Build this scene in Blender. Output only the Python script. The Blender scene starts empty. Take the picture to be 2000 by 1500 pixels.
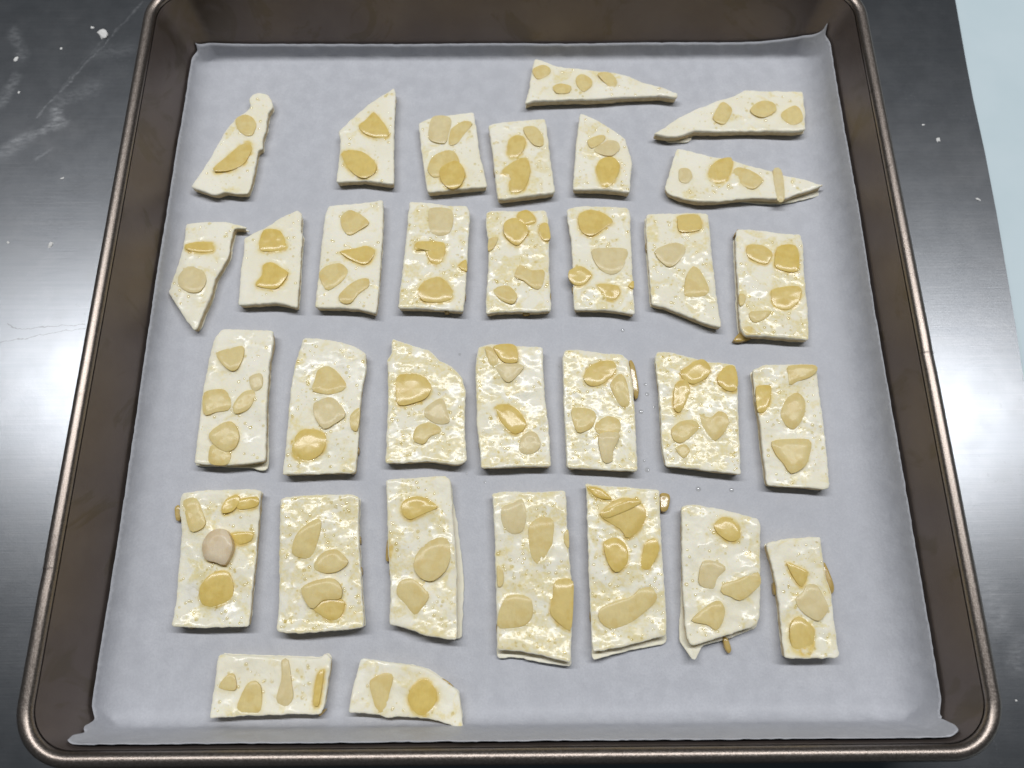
import bpy, math, random
import numpy as np
from mathutils import Vector, Matrix, noise
from mathutils.geometry import delaunay_2d_cdt

# ------------------------------------------------------------------ camera, light, exposure
CAM_LOC = (-0.00042, -0.11524, 0.27780)
CAM_RIGHT = (0.999967, -0.007455, 0.003318)
CAM_UP = (0.005936, 0.943578, 0.331096)
CAM_BACK = (-0.005599, -0.331065, 0.943591)
LENS = 28.123
S = bpy.context.scene
COL = S.collection
cam_d = bpy.data.cameras.new('camera'); cam = bpy.data.objects.new('camera', cam_d); COL.objects.link(cam)
m = Matrix.Identity(4)
for i in range(3):
    m[i][0] = CAM_RIGHT[i]; m[i][1] = CAM_UP[i]; m[i][2] = CAM_BACK[i]; m[i][3] = CAM_LOC[i]
cam.matrix_world = m
cam_d.sensor_width = 36; cam_d.lens = LENS; cam_d.clip_start = 0.01; cam_d.clip_end = 20
cam_d.dof.use_dof = True; cam_d.dof.focus_distance = 0.278; cam_d.dof.aperture_fstop = 13
S.camera = cam

world = bpy.data.worlds.new('World'); S.world = world; world.use_nodes = True
bg = world.node_tree.nodes['Background']
bg.inputs[0].default_value = (0.70, 0.86, 1.0, 1); bg.inputs[1].default_value = 0.05      # dim bounce light of the kitchen

def area_lamp(name, loc, sx, sy, power, color, rz=0.0):
    d = bpy.data.lights.new(name, 'AREA'); d.shape = 'RECTANGLE'; d.size = sx; d.size_y = sy
    d.energy = power; d.color = color
    o = bpy.data.objects.new(name, d); COL.objects.link(o); o.location = loc; o.rotation_euler = (0, 0, rz)
    return o
# long tube lamp above and a little behind the tray, as the glints on the worktop show
area_lamp('tube_lamp', (0.018, 0.540, 1.80), 2.7, 0.15, 42, (0.97, 0.98, 1.0), math.radians(-2.8))

S.render.engine = 'CYCLES'
S.cycles.use_denoising = True
S.cycles.max_bounces = 8; S.cycles.transmission_bounces = 6; S.cycles.caustics_reflective = False; S.cycles.caustics_refractive = False
S.cycles.sample_clamp_indirect = 4
vs = S.view_settings; vs.view_transform = 'Standard'; vs.look = 'None'; vs.gamma = 1.0; vs.exposure = 0.0; vs.use_curve_mapping = False

# ------------------------------------------------------------------ measured layout, millimetres on the tray floor
PASTRIES = [
  ('narrow wedge pastry with knobbed tip and two almond slices, top left of the tray', 0.15,
   [(-106.7, 106.05),(-104.85, 108.6),(-101.73, 109.23),(-98.41, 107.61),(-96.76, 104.08),(-96.3, 101.85),(-97.87, 99.01),(-97.95, 91.5),(-99.03, 86.55),(-98.57, 81.65),(-100.31, 81.05),(-100.91, 69.04),(-102.23, 60.52),(-107.13, 60.72),(-111.24, 61.44),(-114.6, 60.0),(-118.23, 60.89),(-121.43, 62.37),(-125.08, 63.38),(-122.32, 69.74),(-118.36, 79.32),(-114.45, 90.34),(-110.96, 96.56),(-106.64, 100.32),(-105.33, 102.85)],
   None,
   [('m', [(-110.61, 95.39),(-107.19, 97.57),(-103.64, 95.98),(-101.97, 92.23),(-103.06, 87.59),(-105.62, 87.3),(-109.04, 90.4)]),
    ('a', [(-103.18, 83.61),(-102.81, 79.96),(-105.27, 73.95),(-110.04, 70.99),(-116.06, 70.42),(-116.78, 72.21),(-112.73, 76.99),(-108.2, 82.41),(-104.85, 84.84)])]),
  ('pointed pastry with slanted top edge and two almond slices, second in top row', 0.25,
   [(-47.0, 111.24),(-45.79, 107.68),(-46.01, 96.24),(-45.51, 77.74),(-44.8, 64.31),(-50.92, 65.34),(-57.06, 66.32),(-62.11, 65.99),(-67.91, 65.61),(-67.63, 73.04),(-67.3, 83.94),(-68.44, 89.49),(-62.86, 96.32),(-57.93, 101.99),(-52.88, 106.43)],
   None,
   [('a', [(-54.48, 98.25),(-52.26, 95.73),(-49.48, 91.97),(-47.71, 87.01),(-51.79, 85.8),(-57.05, 87.67),(-60.37, 91.4),(-57.42, 94.5)]),
    ('a', [(-66.31, 78.56),(-63.34, 80.36),(-57.63, 79.12),(-52.77, 74.27),(-52.54, 69.5),(-56.46, 66.86),(-60.09, 68.35),(-63.89, 72.54)])]),
  ('short rectangular pastry with a square almond chip at its upper left corner, in top row', 0.3,
   [(-36.09, 93.68),(-31.46, 96.17),(-24.16, 97.71),(-13.68, 99.24),(-12.3, 89.83),(-10.93, 77.56),(-8.84, 68.56),(-8.06, 63.23),(-13.37, 62.68),(-20.95, 61.84),(-31.53, 60.72),(-32.77, 68.68),(-34.66, 80.72)],
   None,
   [('p', [(-30.35, 96.25),(-23.02, 95.59),(-23.9, 86.89),(-25.38, 83.22),(-31.63, 85.7)]),
    ('m', [(-22.41, 90.59),(-17.78, 94.0),(-14.12, 93.04),(-17.19, 88.09),(-19.72, 83.8),(-23.31, 82.6),(-23.4, 87.5)]),
    ('m', [(-31.75, 71.18),(-29.87, 77.17),(-24.8, 80.17),(-21.19, 79.54),(-19.06, 74.1),(-22.04, 69.34),(-27.09, 67.59),(-29.62, 67.6)]),
    ('a', [(-26.66, 71.15),(-21.12, 74.71),(-18.02, 72.3),(-16.94, 67.54),(-18.9, 62.83),(-22.42, 61.68),(-26.02, 65.22)])]),
  ('short rectangular pastry with amber egg wash running down its middle, in top row', 0.5,
   [(-7.62, 92.3),(-3.18, 93.52),(4.66, 94.42),(15.68, 95.62),(16.33, 89.69),(16.91, 80.46),(18.16, 68.42),(18.72, 60.16),(11.87, 59.03),(4.3, 57.91),(-3.77, 57.08),(-4.77, 65.57),(-5.79, 77.54)],
   None,
   [('m', [(6.7, 90.45),(11.39, 91.05),(14.42, 86.7),(14.32, 81.8),(11.23, 81.81),(8.19, 85.5)]),
    ('a', [(0.42, 83.7),(3.54, 86.75),(7.15, 85.51),(6.57, 80.01),(2.93, 75.79),(0.38, 77.62)]),
    ('a', [(-2.21, 69.24),(1.89, 73.99),(7.04, 76.37),(9.03, 72.16),(8.43, 66.22),(5.82, 60.36),(0.78, 60.39),(1.34, 67.44)])]),
  ('pastry with rounded right shoulder and pointed upper left corner, in top row', 0.45,
   [(29.92, 98.08),(33.54, 96.48),(38.64, 93.32),(43.69, 89.55),(47.66, 85.82),(49.32, 78.47),(50.11, 74.23),(48.87, 65.88),(48.28, 60.01),(42.26, 60.92),(34.69, 61.54),(25.84, 61.59),(26.67, 71.35),(27.85, 83.46),(29.21, 92.74)],
   None,
   [('m', [(32.47, 84.15),(37.23, 86.59),(39.79, 85.96),(38.1, 82.9),(33.87, 80.48)]),
    ('p', [(34.88, 79.86),(40.23, 84.11),(44.33, 83.48),(45.18, 79.81),(41.94, 76.8),(37.86, 77.42)]),
    ('a', [(35.57, 72.02),(38.29, 75.61),(42.41, 75.89),(44.77, 71.97),(42.94, 66.04),(39.19, 61.94),(36.31, 65.48)])]),
  ('long tapering pastry lying sideways nearest the back wall of the tray', 0.45,
   [(11.73, 125.75),(15.75, 124.4),(21.08, 122.05),(29.11, 120.69),(39.8, 119.33),(45.12, 118.31),(51.45, 116.31),(56.6, 113.02),(63.94, 111.04),(68.04, 108.75),(70.89, 107.77),(70.17, 105.2),(63.62, 106.39),(49.8, 105.81),(39.16, 104.84),(28.56, 104.57),(17.98, 104.3),(10.57, 103.89),(7.38, 102.5),(9.06, 108.71),(10.27, 118.47)],
   None,
   [('m', [(10.8, 119.19),(15.13, 121.8),(18.31, 119.81),(17.16, 116.53),(12.85, 114.59)]),
    ('m', [(19.15, 110.67),(22.38, 112.27),(26.59, 110.63),(25.43, 107.41),(20.66, 107.44)]),
    ('m', [(28.87, 115.17),(31.61, 117.12),(35.24, 114.49),(35.11, 111.24),(31.8, 108.03),(29.27, 111.27)]),
    ('m', [(38.02, 117.09),(42.86, 117.72),(45.88, 113.79),(45.18, 110.54),(42.54, 110.88),(39.51, 114.47)])]),
  ('sideways wedge pastry with its thin tip pointing left, upper right of the tray', 0.35,
   [(98.96, 109.25),(108.47, 108.56),(122.85, 108.49),(122.63, 98.57),(121.42, 89.17),(116.63, 88.44),(108.84, 88.86),(101.04, 89.08),(93.19, 88.93),(85.35, 88.72),(75.98, 89.02),(74.32, 87.85),(69.52, 86.33),(65.34, 86.04),(59.2, 87.49),(64.67, 91.31),(70.23, 95.67),(78.48, 100.06),(86.74, 103.84),(93.29, 105.73)],
   [(99.91, 110.66),(123.53, 110.22),(123.41, 100.85),(122.29, 90.08),(117.73, 89.48),(109.94, 90.46),(94.13, 90.54),(76.75, 90.62),(75.46, 87.82),(74.29, 86.27),(65.87, 85.88),(64.7, 87.87),(60.87, 89.45),(70.89, 96.64),(87.61, 105.52)],
   [('m', [(87.4, 101.36),(89.6, 102.31),(92.42, 98.8),(88.6, 91.91),(84.13, 94.44)]),
    ('m', [(101.63, 101.3),(105.53, 103.19),(109.61, 101.89),(110.22, 98.08),(105.66, 94.96),(102.07, 95.6),(99.71, 98.14)]),
    ('m', [(112.78, 97.44),(117.9, 100.58),(120.29, 98.67),(120.7, 93.63),(116.2, 91.15),(112.4, 94.3)])]),
  ('sideways curved pastry with an upright almond strip, tip pointing at right tray wall', 0.35,
   [(68.6, 81.11),(74.17, 79.56),(81.69, 77.09),(89.3, 75.84),(96.71, 72.79),(104.13, 70.35),(110.5, 67.93),(117.93, 66.11),(123.24, 63.84),(125.73, 63.41),(120.33, 61.09),(113.99, 59.07),(109.69, 57.05),(105.15, 57.08),(97.64, 57.7),(89.99, 56.99),(82.31, 55.87),(74.75, 55.91),(68.33, 57.57),(63.45, 59.93),(62.4, 62.86),(64.65, 69.36),(66.67, 75.96)],
   [(69.79, 82.27),(82.54, 78.83),(97.67, 74.18),(111.61, 69.28),(124.52, 65.5),(128.49, 64.41),(127.71, 61.74),(122.25, 60.0),(113.78, 57.7),(108.56, 56.73),(99.43, 57.01),(93.4, 57.81),(90.92, 58.58),(83.17, 57.45),(75.53, 57.49),(69.04, 59.17),(64.12, 61.61),(63.32, 64.75),(65.59, 71.32)],
   [('p', [(68.69, 70.66),(72.27, 70.64),(73.5, 67.06),(71.23, 64.12),(68.28, 65.32)]),
    ('a', [(81.62, 72.38),(85.48, 75.37),(89.65, 75.95),(89.86, 72.94),(87.13, 65.81),(82.9, 64.06),(80.17, 67.62)]),
    ('m', [(90.08, 69.95),(92.78, 71.43),(97.67, 69.31),(101.29, 65.14),(96.79, 61.05),(92.03, 64.01)]),
    ('p', [(105.91, 69.87),(109.19, 69.55),(108.94, 56.91),(106.1, 56.34)])]),
  ('kite-shaped pastry with pointed lower tip and thin tail, leftmost piece of second row', 0.35,
   [(-125.06, 47.42),(-118.22, 48.23),(-110.76, 48.19),(-106.71, 47.49),(-103.63, 46.45),(-101.05, 45.48),(-101.73, 44.86),(-103.99, 45.21),(-105.99, 45.33),(-106.86, 39.73),(-106.87, 33.08),(-108.58, 28.71),(-110.88, 23.31),(-111.87, 15.32),(-113.93, 8.51),(-114.79, 3.85),(-115.98, 2.06),(-119.31, 5.94),(-123.38, 11.7),(-127.81, 18.06),(-126.84, 23.41),(-125.75, 29.9),(-124.69, 38.71),(-124.77, 43.19)],
   None,
   [('a', [(-123.57, 37.76),(-119.29, 38.84),(-113.37, 38.53),(-112.95, 34.94),(-117.77, 34.41),(-122.8, 35.54)]),
    ('p', [(-124.73, 24.11),(-123.28, 27.89),(-119.54, 28.95),(-115.32, 26.22),(-113.84, 21.9),(-115.74, 17.65),(-120.05, 17.68),(-123.76, 20.36)])]),
  ('pastry with slanted peaked top and a yellow half-round almond slice, second row', 0.2,
   [(-81.85, 53.17),(-80.17, 50.87),(-80.08, 43.5),(-79.1, 42.37),(-79.32, 34.03),(-78.94, 23.13),(-78.67, 10.91),(-82.84, 12.25),(-87.7, 13.06),(-92.43, 12.57),(-101.02, 12.35),(-101.36, 17.91),(-101.48, 25.96),(-101.23, 35.26),(-101.81, 40.82),(-97.89, 43.6),(-93.16, 45.83),(-88.55, 49.78)],
   None,
   [('a', [(-94.24, 43.73),(-88.31, 43.7),(-85.75, 39.77),(-85.39, 35.61),(-94.91, 35.39)]),
    ('a', [(-92.82, 28.8),(-90.0, 29.87),(-86.41, 27.68),(-83.31, 25.49),(-85.31, 20.67),(-88.0, 18.55),(-94.89, 20.19),(-92.89, 24.47)])]),
  ('rectangular pastry with four almond slices, third from left in second row', 0.25,
   [(-70.22, 54.84),(-61.48, 55.37),(-49.05, 57.61),(-48.48, 50.7),(-48.33, 36.62),(-48.55, 25.65),(-48.77, 14.95),(-49.17, 8.38),(-54.99, 10.25),(-61.23, 10.81),(-72.24, 11.13),(-71.96, 20.4),(-71.77, 31.24),(-71.58, 42.33),(-71.19, 50.82)],
   None,
   [('m', [(-64.07, 50.93),(-61.19, 52.63),(-57.6, 50.9),(-53.66, 46.89),(-56.73, 44.09),(-61.01, 41.31),(-63.65, 44.13),(-64.89, 48.09)]),
    ('a', [(-64.0, 34.11),(-57.74, 35.73),(-54.37, 36.82),(-50.82, 34.59),(-52.55, 30.21),(-54.9, 28.58),(-59.89, 30.79)]),
    ('m', [(-71.44, 25.43),(-68.5, 28.39),(-63.69, 29.18),(-60.57, 25.9),(-62.73, 21.61),(-67.78, 17.9),(-70.45, 21.65)]),
    ('m', [(-52.65, 22.62),(-52.48, 19.41),(-56.16, 16.24),(-58.81, 12.57),(-62.16, 12.59),(-63.32, 15.76),(-59.29, 20.52),(-55.55, 22.64)])]),
  ('rectangular pastry with a pinkish U-shaped almond slice at its top, fourth in second row', 0.6,
   [(-38.46, 56.69),(-31.41, 56.36),(-23.85, 54.87),(-15.81, 54.54),(-14.68, 51.66),(-15.15, 39.22),(-15.52, 28.18),(-16.13, 17.41),(-16.74, 9.23),(-22.97, 9.79),(-30.15, 10.36),(-41.15, 10.69),(-40.57, 20.22),(-39.62, 33.8),(-39.04, 44.96),(-38.79, 51.79)],
   None,
   [('p', [(-30.25, 53.04),(-22.25, 52.71),(-21.16, 47.28),(-22.56, 42.21),(-25.99, 40.83),(-29.98, 42.82),(-30.62, 47.9)]),
    ('a', [(-31.83, 38.36),(-24.44, 37.76),(-24.33, 32.24),(-26.68, 28.42),(-29.65, 30.08),(-31.72, 34.48),(-35.15, 34.5),(-35.26, 37.82)]),
    ('a', [(-33.66, 18.24),(-30.4, 21.96),(-25.59, 23.0),(-21.15, 18.16),(-21.56, 13.93),(-26.32, 12.9),(-32.08, 13.46)]),
    ('a', [(-18.89, 27.83),(-16.0, 30.55),(-15.7, 25.65)])]),
  ('rectangular pastry crowded with six almond slices and frothy egg wash, middle of second row', 0.8,
   [(-8.53, 51.63),(-6.28, 52.76),(3.74, 52.42),(14.77, 52.65),(15.93, 48.64),(15.9, 36.26),(15.71, 28.0),(15.94, 17.22),(16.0, 9.3),(10.49, 8.81),(3.32, 9.11),(-3.84, 8.9),(-8.38, 8.14),(-8.17, 17.36),(-7.47, 28.14),(-7.5, 39.17),(-8.51, 45.93)],
   None,
   [('a', [(4.22, 51.13),(7.73, 52.26),(10.67, 48.81),(10.13, 46.54),(6.64, 45.43),(4.19, 48.28)]),
    ('a', [(-1.29, 46.04),(2.7, 48.29),(7.13, 44.86),(7.58, 41.49),(3.58, 36.49),(-0.82, 40.41)]),
    ('a', [(13.1, 45.96),(15.59, 45.95),(16.44, 39.76),(13.95, 38.66),(12.05, 42.58)]),
    ('m', [(-7.24, 39.33),(-3.78, 40.43),(-5.26, 35.99),(-7.47, 34.34)]),
    ('m', [(4.48, 28.25),(8.83, 26.05),(13.69, 26.02),(13.08, 20.1),(11.11, 17.97),(8.24, 19.59),(5.86, 21.75),(2.49, 23.38)]),
    ('m', [(-5.75, 18.07),(0.04, 19.64),(3.38, 15.36),(1.67, 11.95),(-2.87, 13.82)])]),
  ('rectangular pastry with an amber almond chunk sticking out of its left edge, second row', 0.55,
   [(23.31, 53.18),(28.88, 54.59),(38.91, 54.25),(46.92, 53.63),(48.04, 51.32),(47.59, 38.87),(47.45, 27.82),(47.31, 17.04),(47.24, 7.55),(41.58, 8.89),(34.44, 9.71),(24.62, 9.77),(24.54, 14.52),(24.74, 27.95),(24.39, 40.11),(23.38, 47.46)],
   None,
   [('a', [(27.65, 49.86),(31.74, 52.41),(36.2, 51.53),(41.01, 47.51),(37.37, 44.13),(32.27, 40.79),(28.4, 43.06)]),
    ('p', [(33.03, 35.22),(45.31, 35.15),(45.01, 29.65),(42.34, 25.31),(38.4, 24.25),(34.64, 26.98),(32.4, 31.92)]),
    ('a', [(23.41, 25.96),(27.84, 27.57),(31.61, 24.29),(28.53, 20.01),(25.15, 20.03),(23.06, 22.72)]),
    ('a', [(33.85, 19.98),(41.07, 19.4),(41.9, 16.73),(39.81, 13.56),(36.96, 14.11)]),
    ('a', [(45.41, 19.38),(47.47, 21.51),(47.28, 18.3)])]),
  ('pastry with slanted bottom edge running to a point at lower right, second row', 0.55,
   [(54.25, 50.43),(60.3, 50.97),(70.34, 51.2),(78.31, 50.58),(78.51, 44.32),(78.24, 33.14),(78.47, 19.53),(78.7, 11.56),(79.02, 2.17),(75.97, 2.7),(71.4, 4.8),(64.49, 7.97),(58.94, 10.62),(53.73, 11.7),(53.76, 19.67),(53.66, 33.28),(53.63, 44.45)],
   None,
   [('a', [(67.08, 49.65),(74.57, 49.61),(74.78, 43.36),(67.0, 42.28),(66.11, 46.8)]),
    ('p', [(56.54, 33.98),(58.62, 35.63),(64.17, 37.54),(68.0, 36.13),(67.74, 32.82),(63.98, 28.45),(60.97, 27.38),(57.3, 30.68)]),
    ('m', [(68.02, 24.08),(70.72, 27.32),(73.41, 24.59),(75.71, 17.6),(73.55, 14.95),(66.81, 14.99),(66.63, 18.72)])]),
  ('rectangular pastry soaked in yellow egg wash, rightmost piece of second row', 0.7,
   [(89.15, 43.69),(97.05, 43.08),(106.83, 41.62),(113.25, 41.3),(113.99, 37.38),(112.61, 24.73),(112.3, 16.66),(112.0, 8.73),(110.92, -3.16),(103.89, -2.61),(94.54, -1.53),(87.44, -1.48),(86.04, 1.09),(86.12, 8.88),(86.95, 19.48),(87.31, 30.33),(88.01, 39.76)],
   None,
   [('a', [(92.13, 36.0),(97.55, 35.97),(101.1, 32.63),(98.65, 28.25),(95.29, 28.82),(91.66, 31.58)]),
    ('a', [(103.88, 35.38),(110.78, 35.34),(109.96, 24.92),(101.87, 26.6)]),
    ('a', [(99.3, 16.93),(105.76, 18.49),(110.05, 17.93),(108.89, 12.63),(104.6, 8.98),(99.52, 10.58)]),
    ('m', [(90.14, 8.02),(97.85, 8.49),(96.12, 5.9),(92.08, 3.85),(90.05, 4.9)]),
    ('m', [(86.83, 15.41),(88.94, 14.86),(88.38, 11.7),(86.59, 10.66)]),
    ('e', [(83.67, -2.13),(86.89, 1.47),(89.82, 1.97),(90.98, -0.63),(86.97, -2.4)])]),
  ('tall smooth pastry with rounded upper left corner, leftmost piece of third row', 0.25,
   [(-105.65, 2.51),(-100.0, 2.73),(-92.85, 2.17),(-86.92, 1.88),(-86.38, -3.99),(-87.0, -10.03),(-86.91, -15.99),(-86.55, -27.19),(-85.88, -36.7),(-85.08, -47.62),(-90.13, -48.5),(-94.54, -48.93),(-101.21, -49.02),(-109.75, -48.37),(-109.9, -43.54),(-109.98, -31.82),(-110.06, -19.77),(-109.38, -9.89),(-108.69, -3.85),(-108.1, -0.81)],
   [(-106.23, 3.24),(-88.03, 2.61),(-87.44, -8.91),(-87.0, -26.26),(-86.11, -35.87),(-84.88, -47.6),(-84.84, -49.44),(-85.65, -50.36),(-90.92, -49.4),(-99.98, -48.79),(-110.61, -48.26),(-110.83, -42.78),(-110.99, -18.76),(-109.54, -1.13)],
   [('m', [(-106.66, -7.17),(-101.74, -5.19),(-97.14, -4.46),(-96.7, -8.74),(-98.09, -13.21),(-100.3, -14.19),(-103.82, -11.69)]),
    ('m', [(-109.26, -22.45),(-104.15, -21.02),(-101.8, -21.53),(-99.14, -24.93),(-99.63, -28.77),(-104.07, -29.69),(-108.28, -30.62)]),
    ('p', [(-93.57, -16.69),(-89.55, -15.24),(-88.62, -20.15),(-91.65, -22.07)]),
    ('m', [(-98.01, -26.86),(-95.27, -22.54),(-91.7, -21.59),(-90.72, -24.5),(-92.8, -28.81),(-97.18, -30.45)]),
    ('m', [(-104.63, -42.37),(-101.77, -41.93),(-97.44, -44.72),(-97.88, -48.84),(-104.16, -48.35)]),
    ('m', [(-105.41, -37.71),(-101.32, -33.98),(-97.75, -33.53),(-94.99, -38.25),(-95.85, -42.89),(-99.28, -44.25),(-104.12, -40.98)])]),
  ('tall pastry with curved top edge and three large almond slices, second in third row', 0.5,
   [(-75.58, -1.0),(-71.34, -1.03),(-64.2, -2.09),(-57.01, -4.17),(-52.15, -7.23),(-51.86, -12.74),(-52.86, -20.13),(-53.24, -29.8),(-53.17, -39.26),(-53.33, -52.16),(-60.89, -52.11),(-69.75, -52.5),(-78.61, -52.67),(-78.5, -43.75),(-78.6, -32.02),(-78.7, -19.97),(-77.67, -10.09)],
   None,
   [('m', [(-69.3, -13.88),(-66.18, -12.17),(-62.81, -13.92),(-58.8, -18.87),(-59.11, -21.31),(-64.03, -23.22),(-70.57, -21.72),(-69.97, -17.33)]),
    ('p', [(-69.75, -26.56),(-64.88, -24.18),(-61.58, -25.65),(-58.06, -30.94),(-62.35, -34.7),(-65.42, -36.1),(-68.9, -31.82)]),
    ('a', [(-75.92, -40.24),(-73.07, -36.52),(-67.65, -36.55),(-64.29, -39.38),(-65.69, -44.93),(-69.53, -47.43),(-74.04, -46.72),(-76.06, -43.94)]),
    ('m', [(-56.24, -30.95),(-53.19, -28.59),(-53.64, -36.64),(-55.96, -35.69)])]),
  ('pastry with slanting top edge and rolled lower right corner, third in third row', 0.8,
   [(-42.8, -1.2),(-39.21, -2.76),(-33.49, -4.82),(-28.75, -6.37),(-24.91, -10.41),(-20.19, -12.94),(-16.88, -16.92),(-15.42, -22.32),(-15.7, -30.04),(-15.45, -39.51),(-14.68, -47.85),(-16.9, -49.21),(-18.68, -49.66),(-22.26, -48.95),(-27.65, -48.13),(-36.57, -48.53),(-43.26, -48.67),(-43.23, -39.33),(-43.3, -27.47),(-43.84, -15.27),(-44.55, -9.79),(-43.02, -7.29)],
   None,
   [('a', [(-40.43, -17.02),(-36.32, -15.57),(-31.67, -16.09),(-27.86, -20.04),(-29.12, -24.41),(-32.73, -26.32),(-39.56, -27.23)]),
    ('p', [(-29.48, -28.26),(-24.07, -24.92),(-22.15, -29.26),(-21.15, -34.03),(-25.67, -34.47),(-29.84, -31.6)]),
    ('m', [(-32.88, -35.84),(-28.86, -33.98),(-24.75, -35.42),(-24.24, -37.77),(-27.82, -39.15),(-29.99, -41.93),(-33.63, -40.51)])]),
  ('rectangular pastry with three overlapping almond pieces at its top edge, middle of third row', 0.75,
   [(-10.92, -4.96),(-6.69, -3.72),(-0.57, -4.26),(12.59, -5.36),(12.62, -15.62),(13.11, -25.41),(14.22, -37.35),(14.59, -50.34),(8.11, -50.29),(-0.82, -50.46),(-9.74, -50.86),(-10.23, -44.2),(-11.42, -34.83),(-11.71, -25.26),(-12.06, -10.49)],
   None,
   [('p', [(-4.8, -12.8),(-0.14, -11.83),(5.43, -12.86),(3.07, -16.8),(-0.19, -19.24),(-2.95, -16.77)]),
    ('m', [(-8.55, -5.76),(-6.2, -5.78),(-3.87, -10.31),(-4.34, -12.8),(-6.66, -12.29)]),
    ('a', [(-5.27, -5.28),(2.25, -4.82),(3.12, -11.35),(-2.0, -11.32)]),
    ('a', [(-4.81, -28.42),(-0.69, -27.48),(2.95, -29.42),(6.08, -34.2),(4.68, -37.49),(1.51, -38.41),(-2.54, -34.15)]),
    ('p', [(4.2, -39.83),(7.39, -37.51),(10.08, -38.93),(10.91, -43.13),(7.72, -45.88),(3.7, -44.93)])]),
  ('third row pastry with tilted oval almond near its top and amber strand at right side', 0.75,
   [(20.56, -6.42),(25.27, -6.19),(32.28, -7.25),(41.62, -8.31),(43.86, -10.34),(44.9, -20.75),(45.03, -30.43),(44.93, -39.9),(44.65, -52.13),(39.31, -51.87),(30.41, -51.36),(20.16, -50.83),(20.04, -39.74),(19.71, -27.87),(19.83, -15.67),(19.76, -9.69)],
   None,
   [('m', [(36.75, -19.96),(40.19, -16.05),(42.38, -18.53),(43.35, -25.84),(42.74, -28.72),(40.02, -28.22),(37.92, -24.35)]),
    ('a', [(27.14, -17.45),(29.15, -13.5),(33.92, -11.04),(38.12, -11.07),(39.16, -13.57),(36.87, -17.51),(32.57, -20.42),(28.88, -20.4)]),
    ('m', [(22.6, -29.07),(28.54, -29.11),(31.18, -31.51),(29.17, -36.24),(24.57, -38.09),(22.88, -34.31)]),
    ('m', [(30.56, -35.31),(34.8, -32.01),(39.29, -33.47),(38.59, -38.18),(31.78, -38.61)]),
    ('p', [(31.76, -39.07),(39.02, -38.65),(36.46, -44.69),(35.82, -48.59),(32.69, -48.57)]),
    ('e', [(44.41, -10.03),(46.2, -11.56),(47.29, -21.02),(46.36, -24.93),(45.13, -21.99)])]),
  ('broad pastry with a heart-shaped almond slice and glinting wet sliver, third row', 0.8,
   [(54.38, -7.13),(58.61, -7.16),(65.52, -8.96),(72.39, -11.01),(83.03, -12.33),(83.11, -18.53),(82.11, -30.67),(81.37, -42.48),(80.46, -53.51),(73.19, -52.55),(64.36, -51.35),(54.61, -50.15),(53.82, -42.3),(54.18, -30.49),(54.22, -23.25),(53.79, -15.88),(53.69, -10.4)],
   None,
   [('a', [(62.51, -15.69),(66.51, -12.24),(70.86, -10.52),(73.38, -13.78),(72.14, -17.24),(66.79, -20.15),(63.25, -18.16)]),
    ('a', [(60.32, -20.11),(64.14, -18.66),(65.25, -22.09),(63.48, -26.93),(60.89, -30.75),(58.98, -28.82)]),
    ('a', [(75.85, -17.26),(79.02, -13.32),(82.28, -13.34),(82.94, -18.29),(81.81, -22.69),(78.58, -22.67),(76.04, -20.21)]),
    ('m', [(57.69, -36.9),(61.09, -34.08),(65.68, -33.64),(67.75, -36.02),(64.76, -39.29),(60.47, -42.06),(57.87, -40.65)]),
    ('m', [(67.93, -31.27),(70.33, -32.48),(72.05, -32.63),(73.38, -31.55),(75.09, -30.36),(77.7, -31.81),(77.78, -35.61),(75.16, -39.36),(72.27, -41.21),(69.36, -38.38),(68.28, -35.08)]),
    ('m', [(58.53, -43.91),(61.78, -42.54),(63.4, -44.86),(60.94, -47.61)])]),
  ('slim pastry with an upright oval almond slice in its middle, rightmost piece of third row', 0.45,
   [(88.64, -14.61),(93.27, -12.89),(102.68, -12.45),(111.58, -12.51),(112.38, -15.25),(111.95, -23.61),(112.03, -33.25),(111.78, -45.0),(110.84, -58.23),(108.95, -59.03),(101.52, -58.17),(89.17, -57.41),(89.17, -49.46),(89.05, -42.53),(89.18, -33.1),(88.59, -25.89),(88.91, -18.57)],
   None,
   [('m', [(101.86, -13.46),(111.22, -13.27),(111.86, -15.51),(108.74, -17.96),(104.38, -19.41),(101.42, -20.86),(101.38, -17.42)]),
    ('a', [(89.58, -21.27),(94.49, -20.81),(93.87, -26.16),(91.55, -30.47),(88.98, -30.93),(88.82, -26.13)]),
    ('m', [(98.18, -28.59),(99.91, -25.71),(103.86, -23.56),(106.22, -26.72),(105.02, -32.47),(101.24, -37.18),(98.23, -35.74),(96.86, -31.94)]),
    ('m', [(92.53, -41.81),(98.96, -40.92),(106.13, -41.43),(104.89, -47.44),(102.63, -51.09),(97.88, -53.33),(95.65, -49.67),(93.34, -46.45)])]),
  ('large pastry with a pinkish nut chunk in its middle, leftmost piece of fourth row', 0.5,
   [(-112.9, -58.51),(-105.96, -57.66),(-97.16, -57.5),(-89.24, -57.33),(-84.97, -58.16),(-85.84, -59.58),(-85.5, -64.02),(-85.48, -71.01),(-85.29, -81.7),(-85.32, -92.11),(-85.08, -102.86),(-92.16, -103.01),(-100.47, -103.15),(-110.12, -102.68),(-110.16, -96.02),(-110.67, -85.71),(-111.13, -75.56),(-111.31, -70.83),(-112.64, -65.59),(-113.2, -62.94),(-113.27, -60.73)],
   None,
   [('m', [(-111.83, -61.32),(-107.56, -60.46),(-105.37, -64.01),(-103.22, -69.26),(-104.91, -71.42),(-107.88, -71.83),(-110.28, -66.6)]),
    ('a', [(-93.87, -61.44),(-86.99, -60.16),(-86.24, -63.26),(-92.23, -64.54)]),
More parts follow.
